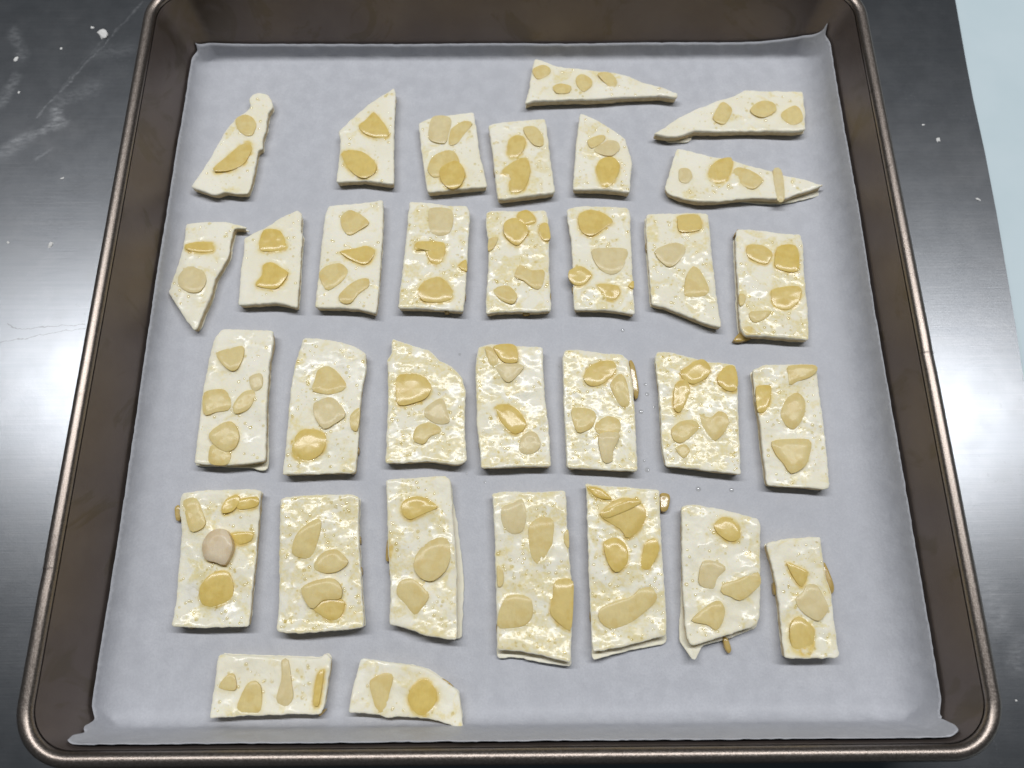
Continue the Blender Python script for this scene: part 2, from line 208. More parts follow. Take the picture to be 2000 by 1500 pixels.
    ('a', [(-98.0, -63.62),(-96.98, -60.98),(-93.64, -59.45),(-92.51, -61.89),(-94.36, -64.96),(-97.75, -65.82)]),
    ('a', [(-94.38, -72.78),(-87.51, -72.4),(-87.25, -74.98),(-91.43, -76.23)]),
    ('a', [(-101.91, -89.17),(-98.1, -85.46),(-93.85, -85.49),(-91.66, -90.07),(-92.05, -94.17),(-97.24, -96.57),(-101.12, -95.73),(-102.3, -92.87)]),
    ('P', [(-102.99, -76.57),(-101.3, -72.73),(-98.01, -71.25),(-94.86, -72.35),(-92.58, -77.5),(-94.53, -83.19),(-98.04, -82.32),(-101.58, -81.25)]),
    ('e', [(-115.5, -63.42),(-114.32, -62.32),(-113.45, -63.88),(-113.21, -67.41),(-114.53, -67.4)])]),
  ('broad frothy pastry with three large almond slices in a zigzag, second in fourth row', 0.8,
   [(-78.79, -60.74),(-72.72, -59.67),(-63.93, -59.51),(-55.13, -59.35),(-51.55, -60.26),(-51.5, -69.07),(-50.46, -79.83),(-49.25, -90.31),(-48.17, -98.5),(-47.48, -103.54),(-52.45, -104.1),(-60.75, -104.64),(-67.78, -105.27),(-75.32, -104.73),(-76.05, -103.53),(-76.25, -94.23),(-77.36, -81.75),(-78.1, -71.06)],
   None,
   [('m', [(-72.27, -73.79),(-69.52, -70.36),(-64.93, -67.79),(-63.91, -69.97),(-64.77, -75.99),(-66.57, -80.65),(-69.53, -81.05),(-73.1, -79.33)]),
    ('m', [(-65.13, -82.76),(-62.8, -79.41),(-58.15, -78.38),(-54.04, -82.42),(-56.85, -85.34),(-61.05, -86.14),(-64.97, -84.86)]),
    ('a', [(-64.48, -97.21),(-61.29, -94.8),(-55.43, -94.43),(-54.41, -97.28),(-55.88, -100.5),(-58.76, -101.08),(-62.23, -99.25)]),
    ('m', [(-68.74, -91.06),(-64.7, -88.61),(-58.81, -87.82),(-55.66, -90.74),(-55.85, -94.43),(-61.29, -94.8),(-64.45, -97.62),(-67.15, -95.16)])]),
  ('tall bent fourth row pastry with second dough layer showing along its right side', 0.65,
   [(-42.78, -54.49),(-35.49, -53.86),(-28.84, -53.46),(-22.18, -53.05),(-20.37, -54.64),(-19.83, -60.48),(-19.24, -69.29),(-18.23, -77.92),(-17.67, -86.38),(-17.54, -94.65),(-17.21, -102.76),(-17.34, -107.54),(-21.09, -107.12),(-27.36, -106.28),(-31.57, -104.65),(-35.79, -103.42),(-39.59, -102.6),(-39.52, -94.49),(-39.78, -88.3),(-40.39, -84.12),(-41.09, -77.76),(-41.69, -69.14),(-42.3, -60.32)],
   [(-42.76, -54.31),(-22.4, -52.85),(-20.35, -54.46),(-19.55, -62.14),(-18.13, -67.93),(-16.89, -77.54),(-15.94, -83.96),(-15.43, -90.29),(-15.75, -98.56),(-15.85, -106.67),(-17.53, -107.14),(-21.32, -106.63),(-27.65, -105.78),(-36.18, -102.89),(-39.6, -102.06),(-39.98, -88.02),(-41.31, -77.37),(-42.1, -64.22)],
   [('a', [(-35.99, -61.84),(-30.77, -60.54),(-24.53, -64.12),(-28.85, -66.29),(-34.01, -68.44),(-36.72, -65.8)]),
    ('m', [(-31.44, -80.47),(-28.55, -76.67),(-24.29, -74.56),(-20.82, -75.22),(-19.86, -80.55),(-21.47, -85.59),(-25.65, -88.89),(-29.5, -88.03),(-31.95, -84.68)]),
    ('m', [(-36.68, -89.22),(-34.17, -88.0),(-31.17, -88.85),(-26.81, -93.41),(-28.4, -96.66),(-31.24, -99.68),(-34.3, -96.21),(-37.37, -92.92)]),
    ('e', [(-41.74, -74.89),(-40.23, -74.46),(-39.67, -77.49),(-40.57, -81.76),(-41.89, -81.32)])]),
  ('longest pastry with a folded lip along its lower end, middle of fourth row', 0.8,
   [(-6.16, -59.45),(-0.86, -58.6),(8.86, -59.11),(19.48, -58.51),(19.66, -67.37),(19.83, -76.05),(20.36, -86.65),(20.52, -94.92),(19.92, -107.02),(19.25, -114.89),(16.18, -114.0),(9.61, -112.39),(3.83, -111.33),(-4.33, -110.6),(-4.44, -98.82),(-4.85, -86.47),(-5.06, -73.73),(-5.5, -65.0)],
   [(-5.78, -59.32),(19.23, -58.58),(19.61, -75.63),(20.31, -94.71),(19.84, -106.93),(19.64, -115.87),(16.32, -115.45),(12.17, -114.83),(8.01, -114.32),(3.85, -113.27),(-0.32, -112.96),(-4.37, -113.32),(-4.48, -98.64),(-5.11, -73.28)],
   [('p', [(-2.64, -64.71),(1.31, -62.98),(4.4, -61.67),(5.64, -67.4),(4.27, -72.6),(0.79, -73.44),(-2.23, -70.83)]),
    ('m', [(6.9, -70.46),(10.43, -67.87),(14.77, -68.77),(14.63, -74.83),(13.66, -79.09),(9.7, -83.71),(7.18, -80.74),(6.42, -73.91)]),
    ('m', [(-3.59, -98.87),(-1.05, -94.0),(4.02, -93.63),(6.96, -95.29),(7.31, -99.75),(5.17, -102.95),(0.57, -103.92),(-4.02, -103.69)]),
    ('a', [(15.13, -89.18),(20.66, -88.8),(20.89, -94.98),(19.73, -104.66),(16.44, -103.04),(13.19, -99.39),(14.15, -94.11)]),
    ('m', [(18.56, -73.57),(19.9, -72.28),(19.93, -78.29),(18.47, -76.57)]),
    ('m', [(-4.2, -84.04),(-2.28, -85.72),(-2.3, -89.88),(-4.0, -90.69)])]),
  ('tall fourth row pastry with stacked amber almond cluster and long curved slice below', 0.7,
   [(26.31, -55.95),(31.06, -56.88),(39.91, -57.3),(51.88, -58.64),(51.52, -71.52),(51.37, -88.54),(51.35, -100.84),(50.76, -106.77),(47.21, -107.38),(38.75, -109.54),(30.36, -111.05),(26.53, -111.5),(26.5, -99.85),(26.34, -86.69),(26.49, -69.61),(26.65, -60.79)],
   [(27.8, -56.6),(51.84, -58.94),(51.9, -71.05),(51.56, -100.69),(51.38, -107.97),(50.28, -109.24),(40.77, -110.77),(32.29, -112.61),(26.54, -114.15),(26.96, -99.69),(27.31, -69.13)],
   [('a', [(27.08, -57.36),(31.81, -58.29),(35.17, -61.88),(29.93, -60.95)]),
    ('a', [(30.91, -66.79),(36.02, -62.42),(41.0, -61.38),(45.61, -63.72),(46.57, -68.12),(43.86, -72.45),(39.88, -75.35),(37.96, -72.41),(33.91, -69.78)]),
    ('a', [(32.35, -65.92),(42.22, -61.75),(44.75, -63.54),(33.28, -68.38)]),
    ('a', [(31.85, -76.66),(36.26, -74.98),(39.53, -78.42),(39.25, -83.5),(35.67, -86.49),(32.92, -83.46)]),
    ('a', [(46.02, -76.76),(49.22, -75.41),(50.17, -79.35),(46.49, -85.57),(43.49, -84.37),(44.55, -81.01)]),
    ('m', [(29.52, -98.3),(34.35, -95.89),(40.35, -94.3),(43.95, -90.71),(48.12, -91.89),(48.58, -95.18),(44.27, -99.21),(38.17, -103.19),(32.26, -104.43),(29.05, -101.52)]),
    ('e', [(52.37, -59.65),(55.73, -60.03),(54.65, -65.03),(52.33, -65.37)])]),
  ('fourth row pastry with angled lower end and dough drip at its lower left corner', 0.45,
   [(59.11, -64.34),(63.34, -63.71),(69.84, -64.86),(76.29, -66.44),(84.83, -68.7),(85.51, -70.45),(84.42, -80.35),(83.03, -92.91),(81.92, -101.07),(80.58, -103.67),(74.51, -105.63),(68.07, -107.38),(61.66, -109.12),(58.27, -109.88),(57.26, -106.9),(57.11, -100.88),(57.2, -92.72),(57.96, -80.16),(58.54, -71.57)],
   [(59.93, -64.25),(85.27, -68.42),(84.97, -79.98),(82.67, -100.91),(81.59, -104.16),(75.2, -106.54),(68.69, -108.5),(63.11, -109.66),(61.0, -112.23),(59.13, -114.59),(57.99, -113.19),(56.95, -110.41),(55.61, -108.8),(55.79, -104.78),(56.97, -96.62),(58.16, -84.06)],
   [('a', [(69.56, -70.89),(72.86, -68.3),(76.66, -69.63),(78.05, -73.12),(77.36, -75.69),(74.24, -76.53),(70.59, -73.93)]),
    ('p', [(64.57, -83.26),(69.29, -83.29),(72.09, -85.41),(68.79, -88.73),(67.21, -92.03),(62.68, -90.34)]),
    ('m', [(70.76, -90.4),(75.56, -89.19),(81.84, -86.32),(83.32, -88.42),(82.57, -91.31),(76.16, -95.79),(72.48, -94.53),(69.64, -93.28)]),
    ('m', [(59.17, -102.14),(63.71, -98.14),(68.56, -95.73),(70.4, -98.59),(69.18, -102.62),(66.85, -105.2),(64.09, -103.38)]),
    ('e', [(69.86, -107.33),(71.29, -107.74),(72.11, -110.93),(71.27, -112.31),(70.18, -110.52)])]),
  ('slim pastry with stepped right edge, rightmost piece of fourth row', 0.5,
   [(86.72, -77.16),(92.75, -75.7),(99.32, -75.31),(105.47, -74.93),(105.38, -78.79),(105.29, -82.62),(105.4, -88.09),(106.63, -93.08),(106.4, -99.22),(106.11, -107.26),(106.1, -113.19),(104.73, -114.04),(96.43, -114.09),(88.17, -113.91),(88.56, -107.13),(88.68, -99.09),(88.37, -90.88),(87.86, -84.18),(87.01, -80.37)],
   None,
   [('a', [(92.83, -83.88),(97.34, -85.59),(99.26, -87.28),(97.02, -91.42),(95.1, -89.75)]),
    ('a', [(91.74, -103.19),(94.93, -101.2),(99.01, -105.24),(97.45, -110.78),(95.54, -112.72),(91.91, -111.91),(90.74, -107.96)]),
    ('p', [(98.35, -91.01),(101.75, -91.04),(103.74, -95.17),(104.5, -98.84),(101.06, -102.45),(97.87, -101.22),(94.87, -98.37),(94.43, -95.1),(97.23, -93.07)]),
    ('e', [(106.2, -83.22),(107.11, -84.5),(108.6, -90.83),(107.79, -93.53),(106.16, -92.9),(105.46, -87.03)])]),
  ('small sideways rectangular pastry with an almond strip at its right end, bottom row', 0.4,
   [(-94.13, -111.31),(-86.25, -111.76),(-73.83, -112.24),(-61.42, -112.72),(-59.67, -111.17),(-57.92, -112.75),(-57.76, -115.09),(-58.39, -120.86),(-58.81, -126.56),(-59.81, -129.55),(-68.29, -129.41),(-76.33, -129.65),(-84.38, -129.81),(-94.37, -130.48),(-94.47, -124.4),(-94.31, -118.68),(-94.64, -114.04)],
   None,
   [('m', [(-92.75, -121.35),(-90.33, -117.55),(-88.28, -117.56),(-87.38, -122.15)]),
    ('m', [(-86.13, -126.32),(-83.88, -120.66),(-81.56, -119.53),(-79.34, -121.45),(-78.68, -128.25),(-83.0, -129.34),(-85.49, -128.57)]),
    ('p', [(-73.54, -113.42),(-71.48, -113.43),(-69.64, -120.76),(-68.92, -124.57),(-70.72, -127.19),(-74.12, -125.28),(-73.06, -118.83)]),
    ('a', [(-61.69, -118.14),(-59.79, -116.23),(-59.92, -120.07),(-60.65, -126.89),(-62.32, -126.12)])]),
  ('sideways pastry curving down to a point at lower right, bottom row', 0.5,
   [(-48.22, -112.82),(-40.74, -114.05),(-32.47, -114.89),(-26.25, -116.49),(-22.08, -119.22),(-16.7, -123.09),(-15.83, -126.88),(-14.85, -134.36),(-15.32, -134.8),(-18.56, -133.15),(-21.8, -132.01),(-27.88, -130.84),(-35.96, -130.41),(-39.17, -130.9),(-42.05, -129.61),(-51.16, -129.17),(-50.52, -122.83),(-49.22, -117.09)],
   None,
   [('m', [(-44.86, -119.8),(-40.48, -117.53),(-37.58, -118.33),(-38.57, -123.66),(-39.92, -129.67),(-41.96, -129.28),(-43.79, -124.76)]),
    ('a', [(-32.47, -124.09),(-30.54, -121.06),(-27.34, -119.17),(-23.99, -122.25),(-23.51, -125.66),(-26.23, -129.77),(-29.45, -129.75),(-31.97, -126.73)])]),
]
DROPLETS = [((42.97, 3.11), 0.86),((50.09, -18.56), 0.66),((50.6, -22.33), 0.85),((47.95, -28.98), 0.93),((52.9, -27.25), 0.56),((48.81, -50.61), 1.0),((47.93, -47.26), 0.55),((66.37, -57.52), 0.98),((78.02, -57.96), 0.9),((-18.1, -6.23), 0.57),((-14.93, -51.47), 0.63),((-8.6, -54.46), 0.63),((18.69, -11.54), 0.66),((17.53, -54.63), 0.58)]
CRUMBS = [((-175.66, 145.04), 2.44),((-211.07, 131.97), 1.54),((-180.98, 148.98), 0.89),((-192.56, 137.63), 0.77),((-206.34, 114.57), 0.76),((-180.44, 72.09), 0.83),((-179.62, 41.65), 1.51),((-196.49, 42.88), 0.7),((178.88, 89.01), 1.28),((189.72, 60.3), 1.03),((174.02, 96.4), 0.64),((164.31, -127.42), 0.5)]
DROPLET_LABELS = ['clear egg wash droplet just below the pastry with the amber chunk at its edge', 'topmost small egg wash droplet between the wet-oval pastry and the heart-almond pastry', 'glinting egg wash droplet just right of the amber strands on a third row pastry', 'round egg wash droplet touching the amber-stranded third row pastry at mid height', 'tiny egg wash droplet nearest the left edge of the heart-almond pastry', 'largest egg wash droplet, between the lower corners of two third row pastries', 'tiny egg wash droplet directly above the largest droplet on the paper', 'left of two egg wash droplets below the heart-almond pastry', 'right of two egg wash droplets below the heart-almond pastry', 'faint egg wash droplet above the rounded right shoulder of the rolled-corner pastry', 'small egg wash droplet below the rolled lower right corner of the third row pastry', 'small egg wash droplet just below the middle pastry of the third row', 'small egg wash droplet in the gap left of the wet-oval third row pastry', 'egg wash droplet above the right corner of the longest fourth row pastry']
CRUMB_LABELS = ['largest white flour lump, on the worktop near the back left tray corner', 'white flour crumb at the far left, lower left of the largest flour lump', 'tiny white flour speck just left of the largest flour lump', 'white flour speck midway between the largest lump and the left picture edge', 'tiny flour speck below the far left flour crumb, beside a white smear', 'lone white flour crumb on the steel left of the topmost left wedge pastry', 'elongated white flour crumb on the grey steel left of the tray wall', 'tiny flour speck at the left picture edge beside the elongated crumb', 'pale flour spot on the dark steel strip right of the tray', 'white flour crumb near the pale blue surface edge, right of the tray', 'tiny flour speck up and left of the pale spot right of the tray', 'tiny flour speck on the steel at the lower right picture edge']
FLOUR_SMEARS = [((-161.17, 163.14),(-196.22, 102.05), 0.45, 0.5),((-174.73, 144.76),(-190.97, 111.87), 0.22, 0.3),((-188.72, 105.37),(-187.56, 98.94), 1.28, 0.9),((-184.46, 99.44),(-203.72, 89.42), 1.06, 0.7),((-197.12, 93.41),(-206.82, 83.97), 1.69, 0.5),((-175.69, 117.06),(-187.51, 110.55), 2.17, 0.35),((-163.59, 137.23),(-176.61, 135.91), 1.77, 0.3),((-187.38, 86.35),(-192.74, 81.43), 0.5, 0.5),((-209.2, 122.53),(-212.77, 108.07), 1.3, 0.5),((-215.18, 147.17),(-208.04, 133.32), 1.34, 0.4),((163.59, -90.45),(162.73, -102.98), 2.45, 0.35),((166.18, -98.87),(163.59, -102.99), 1.04, 0.5),((169.22, -108.75),(166.62, -116.77), 1.7, 0.4),((188.71, 5.75),(191.24, 2.98), 0.31, 0.9)]
SCRATCHES = [((-189.49, 8.02),(-183.28, 5.87), 0.27),((-183.28, 5.87),(-160.48, 7.84), 0.27),((-190.86, 0.49),(-160.19, 6.16), 0.23)]

# ------------------------------------------------------------------ material helpers
class NT:
    def __init__(self, name):
        self.m = bpy.data.materials.new(name); self.m.use_nodes = True
        self.t = self.m.node_tree; self.n = self.t.nodes; self.b = self.n['Principled BSDF']
        self.geo = self.n.new('ShaderNodeNewGeometry')
    def link(self, a, b): self.t.links.new(a, b)
    def set(self, **kw):
        for k, v in kw.items():
            i = self.b.inputs[k.replace('_', ' ')]
            if hasattr(v, 'node'): self.link(v, i)
            else: i.default_value = v
    def inp(self, n, idx, v):
        if hasattr(v, 'node'): self.link(v, n.inputs[idx])
        else: n.inputs[idx].default_value = v
    def math(self, op, a, b=0.0, clamp=False):
        n = self.n.new('ShaderNodeMath'); n.operation = op; n.use_clamp = clamp
        self.inp(n, 0, a); self.inp(n, 1, b); return n.outputs[0]
    def vmath(self, op, a, b=(0, 0, 0)):
        n = self.n.new('ShaderNodeVectorMath'); n.operation = op
        self.inp(n, 0, a); self.inp(n, 1, b); return n
    def mapped(self, scale=(1, 1, 1), rot=(0, 0, 0)):
        n = self.n.new('ShaderNodeMapping'); self.link(self.geo.outputs['Position'], n.inputs[0])
        n.inputs['Scale'].default_value = scale; n.inputs['Rotation'].default_value = rot; return n.outputs[0]
    def noise(self, scale, detail=4, rough=.55, vec=None, dist=0.0, out=0):
        n = self.n.new('ShaderNodeTexNoise'); n.inputs['Scale'].default_value = scale; n.inputs['Detail'].default_value = detail
        n.inputs['Roughness'].default_value = rough; n.inputs['Distortion'].default_value = dist
        self.link(vec if vec is not None else self.geo.outputs['Position'], n.inputs['Vector']); return n.outputs[out]
    def voronoi(self, scale, feature='F1'):
        n = self.n.new('ShaderNodeTexVoronoi'); n.feature = feature; n.inputs['Scale'].default_value = scale
        self.link(self.geo.outputs['Position'], n.inputs['Vector']); return n.outputs['Distance']
    def ramp(self, v, lo, hi, a=0.0, b=1.0):
        n = self.n.new('ShaderNodeMapRange'); n.interpolation_type = 'SMOOTHSTEP'
        self.link(v, n.inputs[0]); n.inputs[1].default_value = lo; n.inputs[2].default_value = hi
        n.inputs[3].default_value = a; n.inputs[4].default_value = b; return n.outputs[0]
    def mix(self, f, a, b):
        n = self.n.new('ShaderNodeMix'); n.data_type = 'RGBA'; self.inp(n, 0, f)
        for k, v in ((6, a), (7, b)):
            if hasattr(v, 'node'): self.link(v, n.inputs[k])
            else: n.inputs[k].default_value = (*v, 1)
        return n.outputs[2]
    def attr(self, name):
        n = self.n.new('ShaderNodeAttribute'); n.attribute_name = name; return n.outputs['Fac']
    def bump(self, h, strength, dist, normal=None):
        n = self.n.new('ShaderNodeBump'); n.inputs['Strength'].default_value = strength; n.inputs['Distance'].default_value = dist
        self.link(h, n.inputs['Height'])
        if normal is not None: self.link(normal, n.inputs['Normal'])
        return n.outputs[0]
    def segdist(self, a, b):
        a = Vector((a[0]/1000, a[1]/1000, 0)); b = Vector((b[0]/1000, b[1]/1000, 0)); ba = b - a
        p = self.vmath('MULTIPLY', self.warp, (1, 1, 0)).outputs[0]
        pa = self.vmath('SUBTRACT', p, tuple(a)).outputs[0]
        d = self.vmath('DOT_PRODUCT', pa, tuple(ba)).outputs['Value']
        h = self.math('DIVIDE', d, ba.length_squared, True)
        n = self.n.new('ShaderNodeVectorMath'); n.operation = 'SCALE'; n.inputs[0].default_value = tuple(ba); self.link(h, n.inputs['Scale'])
        e = self.vmath('SUBTRACT', pa, n.outputs[0]).outputs[0]
        return self.vmath('LENGTH', e).outputs['Value']

def mat_steel():
    t = NT('brushed_steel')
    t.warp = t.vmath('ADD', t.geo.outputs['Position'], t.vmath('SCALE', t.vmath('SUBTRACT', t.noise(220, 4, out=1), (.5, .5, .5)).outputs[0]).outputs[0]).outputs[0]
    for n in t.n:
        if n.bl_idname == 'ShaderNodeVectorMath' and n.operation == 'SCALE': n.inputs['Scale'].default_value = 0.004
    brush = t.noise(1, 5, .7, t.mapped((60, 2600, 1), (0, 0, math.radians(4))))
    cloud = t.noise(22, 6, .62)
    stain = t.noise(85, 6, .65)
    fine = t.noise(1400, 3)
    smear = None
    for a, b, w, s in FLOUR_SMEARS:
        d = t.segdist(a, b)
        mk = t.ramp(d, 0.0, w/1000*(2.0 if w < 1 else 3.2), s, 0.0)
        smear = mk if smear is None else t.math('MAXIMUM', smear, mk)
    smear = t.math('MULTIPLY', smear, t.ramp(t.noise(1, 6, .75, t.mapped((260, 700, 1), (0, 0, -.7))), .30, .75, 0, .34))
    dust = t.math('MULTIPLY', t.ramp(t.noise(1100, 2), .66, .74), t.ramp(t.noise(26, 3), .5, .66, 0, .10))
    smear = t.math('MAXIMUM', smear, dust)
    scr = None
    for a, b, w in SCRATCHES:
        d = t.segdist(a, b)
        mk = t.ramp(d, 0.0, w/1000*1.2, .55, 0.0)
        scr = mk if scr is None else t.math('MAXIMUM', scr, mk)
    spots = t.math('MULTIPLY', t.ramp(t.noise(420, 3, .6), .64, .7), t.ramp(t.noise(16, 2), .52, .6))
    col = t.mix(t.ramp(cloud, .3, .7), (.212, .222, .236), (.224, .232, .244))
    col = t.mix(t.math('MULTIPLY', t.ramp(stain, .5, .75), .12), col, (.19, .187, .18))
    fs = t.ramp(t.noise(1, 2, .5, t.mapped((9, 900, 1), (0, 0, math.radians(-11)))), .66, .70)
    fs2 = t.ramp(t.noise(1, 2, .5, t.mapped((14, 1300, 1), (0, 0, math.radians(38)))), .69, .72)
    fs = t.math('MULTIPLY', t.math('MAXIMUM', fs, fs2), t.ramp(t.noise(30, 2), .45, .6, 0, .30))
    col = t.mix(fs, col, (.34, .34, .345))
    col = t.mix(t.math('MULTIPLY', t.ramp(t.noise(46, 5, .7), .50, .72), .22), col, (.30, .30, .305))
    br = t.noise(1, 4, .65, t.mapped((16, 900, 1), (0, 0, math.radians(3))))
    col = t.mix(t.ramp(br, .28, .72, 0, .26), col, (.285, .287, .29))
    col = t.mix(scr, col, (.10, .10, .10))
    col = t.mix(t.math('MULTIPLY', spots, .25), col, (.16, .16, .17))
    col = t.mix(smear, col, (.56, .56, .555))
    rough = t.math('ADD', t.math('MULTIPLY', t.ramp(stain, .35, .7), .020), .285)
    rough = t.math('ADD', rough, t.math('MULTIPLY', smear, .4))
    h = t.math('ADD', t.math('MULTIPLY', brush, .5), t.math('MULTIPLY', fine, .25))
    t.set(Base_Color=col, Metallic=t.math('SUBTRACT', 1.0, smear), Roughness=rough, Normal=t.bump(h, .10, .0003))
    return t.m

def mat_tray(rim=False):
    t = NT('tray_rim_metal' if rim else 'tray_nonstick_metal')
    speck = t.noise(2600, 2, .6); big = t.noise(38, 5, .6)
    if rim:
        col = t.mix(t.ramp(speck, .35, .7), (.205, .170, .146), (.31, .27, .238))
        wear = t.ramp(t.noise(300, 4, .7), .62, .72)
        col = t.mix(t.math('MULTIPLY', wear, .5), col, (.10, .085, .075))
        t.set(Base_Color=col, Metallic=.9, Roughness=t.ramp(speck, .3, .7, .28, .38), Normal=t.bump(speck, .14, .0003))
    else:
        sm = t.ramp(t.noise(30, 4, .6, dist=1.5), .54, .62)
        col = t.mix(t.ramp(big, .3, .7), (.150, .120, .106), (.178, .145, .129))
        col = t.mix(t.math('MULTIPLY', sm, .5), col, (.108, .085, .054))
        t.set(Base_Color=col, Metallic=.55, Roughness=t.math('ADD', .36, t.math('MULTIPLY', sm, -.08)), Normal=t.bump(speck, .3, .0002))
    return t.m

def mat_paper():
    t = NT('baking_parchment')
    mott = t.noise(160, 6, .65); fib = t.noise(1, 5, .7, t.mapped((900, 420, 600), (0, 0, .5))); wide = t.noise(14, 3)
    col = t.mix(t.ramp(mott, .32, .68), (.470, .477, .508), (.540, .548, .580))
    col = t.mix(t.math('MULTIPLY', t.ramp(t.noise(1500, 2, .6), .35, .68), .32), col, (.40, .407, .44))
    col = t.mix(t.math('MULTIPLY', t.ramp(wide, .35, .65), .25), col, (.47, .477, .505))
    h = t.math('ADD', t.math('MULTIPLY', fib, .5), mott)
    t.set(Base_Color=col, Roughness=t.ramp(mott, .3, .7, .48, .62), Specular_IOR_Level=.35, Normal=t.bump(h, .34, .0007))
    return t.m

def mat_dough(side=False):
    t = NT('raw_dough_bottom' if side else 'raw_dough_egg_washed')
    wash = t.attr('wash'); pool = t.attr('pool')
    n1 = t.noise(260, 4, .6, dist=.6); n2 = t.noise(900, 3, .6); n3 = t.noise(2400, 2); n0 = t.noise(70, 3)
    base = t.mix(t.ramp(n0, .35, .65), (.850, .800, .630), (.878, .838, .700))
    base = t.mix(t.math('MULTIPLY', t.ramp(n2, .45, .7), .06), base, (.74, .68, .46))
    if side:
        t.set(Base_Color=base, Roughness=.55, Subsurface_Weight=.15, Subsurface_Scale=.0012, Subsurface_Radius=(1, .75, .4), Normal=t.bump(n1, .4, .0005))
        return t.m
    film = t.ramp(t.math('ADD', t.noise(170, 3, .5, dist=.8), t.math('MULTIPLY', t.math('SUBTRACT', wash, .5), .42)), .48, .68)
    froth = t.math('MULTIPLY', t.ramp(n2, .42, .60), film)
    yel = t.math('ADD', t.math('MULTIPLY', film, .32), t.math('MULTIPLY', froth, .30))
    yel = t.math('MAXIMUM', yel, t.math('MULTIPLY', pool, t.ramp(t.noise(420, 2), .30, .6, .15, .95)))
    col = t.mix(yel, base, (.76, .62, .21))
    col = t.mix(t.math('MULTIPLY', t.ramp(pool, .35, .85), t.ramp(t.noise(300, 3), .35, .62, .10, .75)), col, (.68, .46, .08))
    soft = t.bump(t.math('ADD', n1, t.math('MULTIPLY', n2, .15)), .45, .0006)
    vor = t.voronoi(700)
    bub = t.math('MULTIPLY', t.ramp(vor, .0, .55, 1, 0), t.math('MULTIPLY', film, .10))
    h = t.math('ADD', t.noise(240, 1, .3), t.math('MULTIPLY', t.noise(700, 0), .08))
    h = t.math('ADD', h, bub)
    wet = t.ramp(t.math('ADD', t.noise(120, 2, .5), t.math('MULTIPLY', t.math('SUBTRACT', wash, .45), .5)), .47, .62)
    hw = t.math('MULTIPLY', h, t.math('ADD', .28, t.math('MULTIPLY', wet, .72)))
    wetn = t.bump(hw, 1.0, .00027)
    t.set(Base_Color=col, Roughness=.5, Specular_IOR_Level=.25, Subsurface_Weight=.18, Subsurface_Scale=.0012, Subsurface_Radius=(1, .8, .45),
          Coat_Weight=t.math('ADD', .05, t.math('MULTIPLY', wet, .44)), Coat_Roughness=t.ramp(wet, 0, 1, .30, .17), Coat_IOR=1.55, Normal=soft)
    t.link(wetn, t.b.inputs['Coat Normal'])
    return t.m

def mat_almond(kind):
    t = NT('almond_' + kind)
    c, e = {'pale': ((.69, .585, .330), (.63, .48, .19)), 'plain': ((.695, .565, .250), (.62, .42, .09)), 'soaked': ((.46, .315, .075), (.34, .20, .03)), 'amber': ((.69, .515, .140), (.58, .37, .04)),
            'pink': ((.72, .60, .44), (.60, .40, .16))}[kind]
    rnd = t.n.new('ShaderNodeObjectInfo').outputs['Random']
    n = t.noise(500, 4); g = t.noise(1, 4, .6, t.mapped((1500, 300, 500), (0, 0, .6)))
    col = t.mix(t.ramp(n, .3, .7), c, tuple(v*1.08 for v in c))
    col = t.mix(t.math('MULTIPLY', rnd, .30), col, (.70, .59, .32))
    col = t.mix(t.math('MULTIPLY', t.ramp(g, .5, .7), .14), col, e)
    col = t.mix(t.math('MULTIPLY', t.ramp(t.noise(240, 2), .45, .65), .30), col, e)
    col = t.mix(t.math('MULTIPLY', t.attr('edge'), .62), col, e)
    nrm = t.bump(t.math('ADD', n, t.math('MULTIPLY', g, .4)), .22, .0006)
    t.set(Base_Color=col, Roughness=.55, Specular_IOR_Level=.3, Subsurface_Weight=.2, Subsurface_Scale=.001, Subsurface_Radius=(1, .7, .3),
          Coat_Weight={'amber': .45, 'soaked': .9}.get(kind, .16), Coat_Roughness=.15, Normal=nrm)
    return t.m

def mat_wash(name, col, rim):
    t = NT(name); t.n.remove(t.b)
    out = t.n['Material Output']
    tr = t.n.new('ShaderNodeBsdfTransparent'); gl = t.n.new('ShaderNodeBsdfGlossy'); gl.inputs['Roughness'].default_value = .06
    lw = t.n.new('ShaderNodeLayerWeight'); lw.inputs['Blend'].default_value = .35
    t.link(t.mix(t.math('MULTIPLY', lw.outputs['Facing'], .8), col, rim), tr.inputs['Color'])
    fr = t.n.new('ShaderNodeValue'); fr.outputs[0].default_value = .075
    mx = t.n.new('ShaderNodeMixShader'); t.link(fr.outputs[0], mx.inputs[0]); t.link(tr.outputs[0], mx.inputs[1]); t.link(gl.outputs[0], mx.inputs[2])
    t.link(mx.outputs[0], out.inputs['Surface'])
    return t.m

def mat_simple(name, c1, c2, scale, rough, bump=.2):
    t = NT(name); n = t.noise(scale, 5)
    t.set(Base_Color=t.mix(t.ramp(n, .3, .7), c1, c2), Roughness=rough, Normal=t.bump(n, bump, .0005))
    return t.m

M = dict(steel=mat_steel(), tray=mat_tray(), rim=mat_tray(True), paper=mat_paper(), dough=mat_dough(), dough2=mat_dough(True),
         p=mat_almond('pale'), m=mat_almond('plain'), a=mat_almond('amber'), P=mat_almond('pink'), e=mat_almond('soaked'),
         bubble=mat_wash('egg_wash_bubble', (.985, .955, .83), (.90, .78, .47)), drop=mat_wash('egg_wash_drop', (.97, .97, .96), (.74, .74, .73)),
         filling=mat_simple('sugar_filling', (.62, .47, .23), (.74, .60, .35), 600, .5), flour=mat_simple('flour_crumb', (.62, .61, .585), (.72, .71, .685), 900, .9, .5),
         blue=mat_simple('pale_blue_laminate', (.54, .645, .68), (.57, .67, .705), 40, .45, .03))

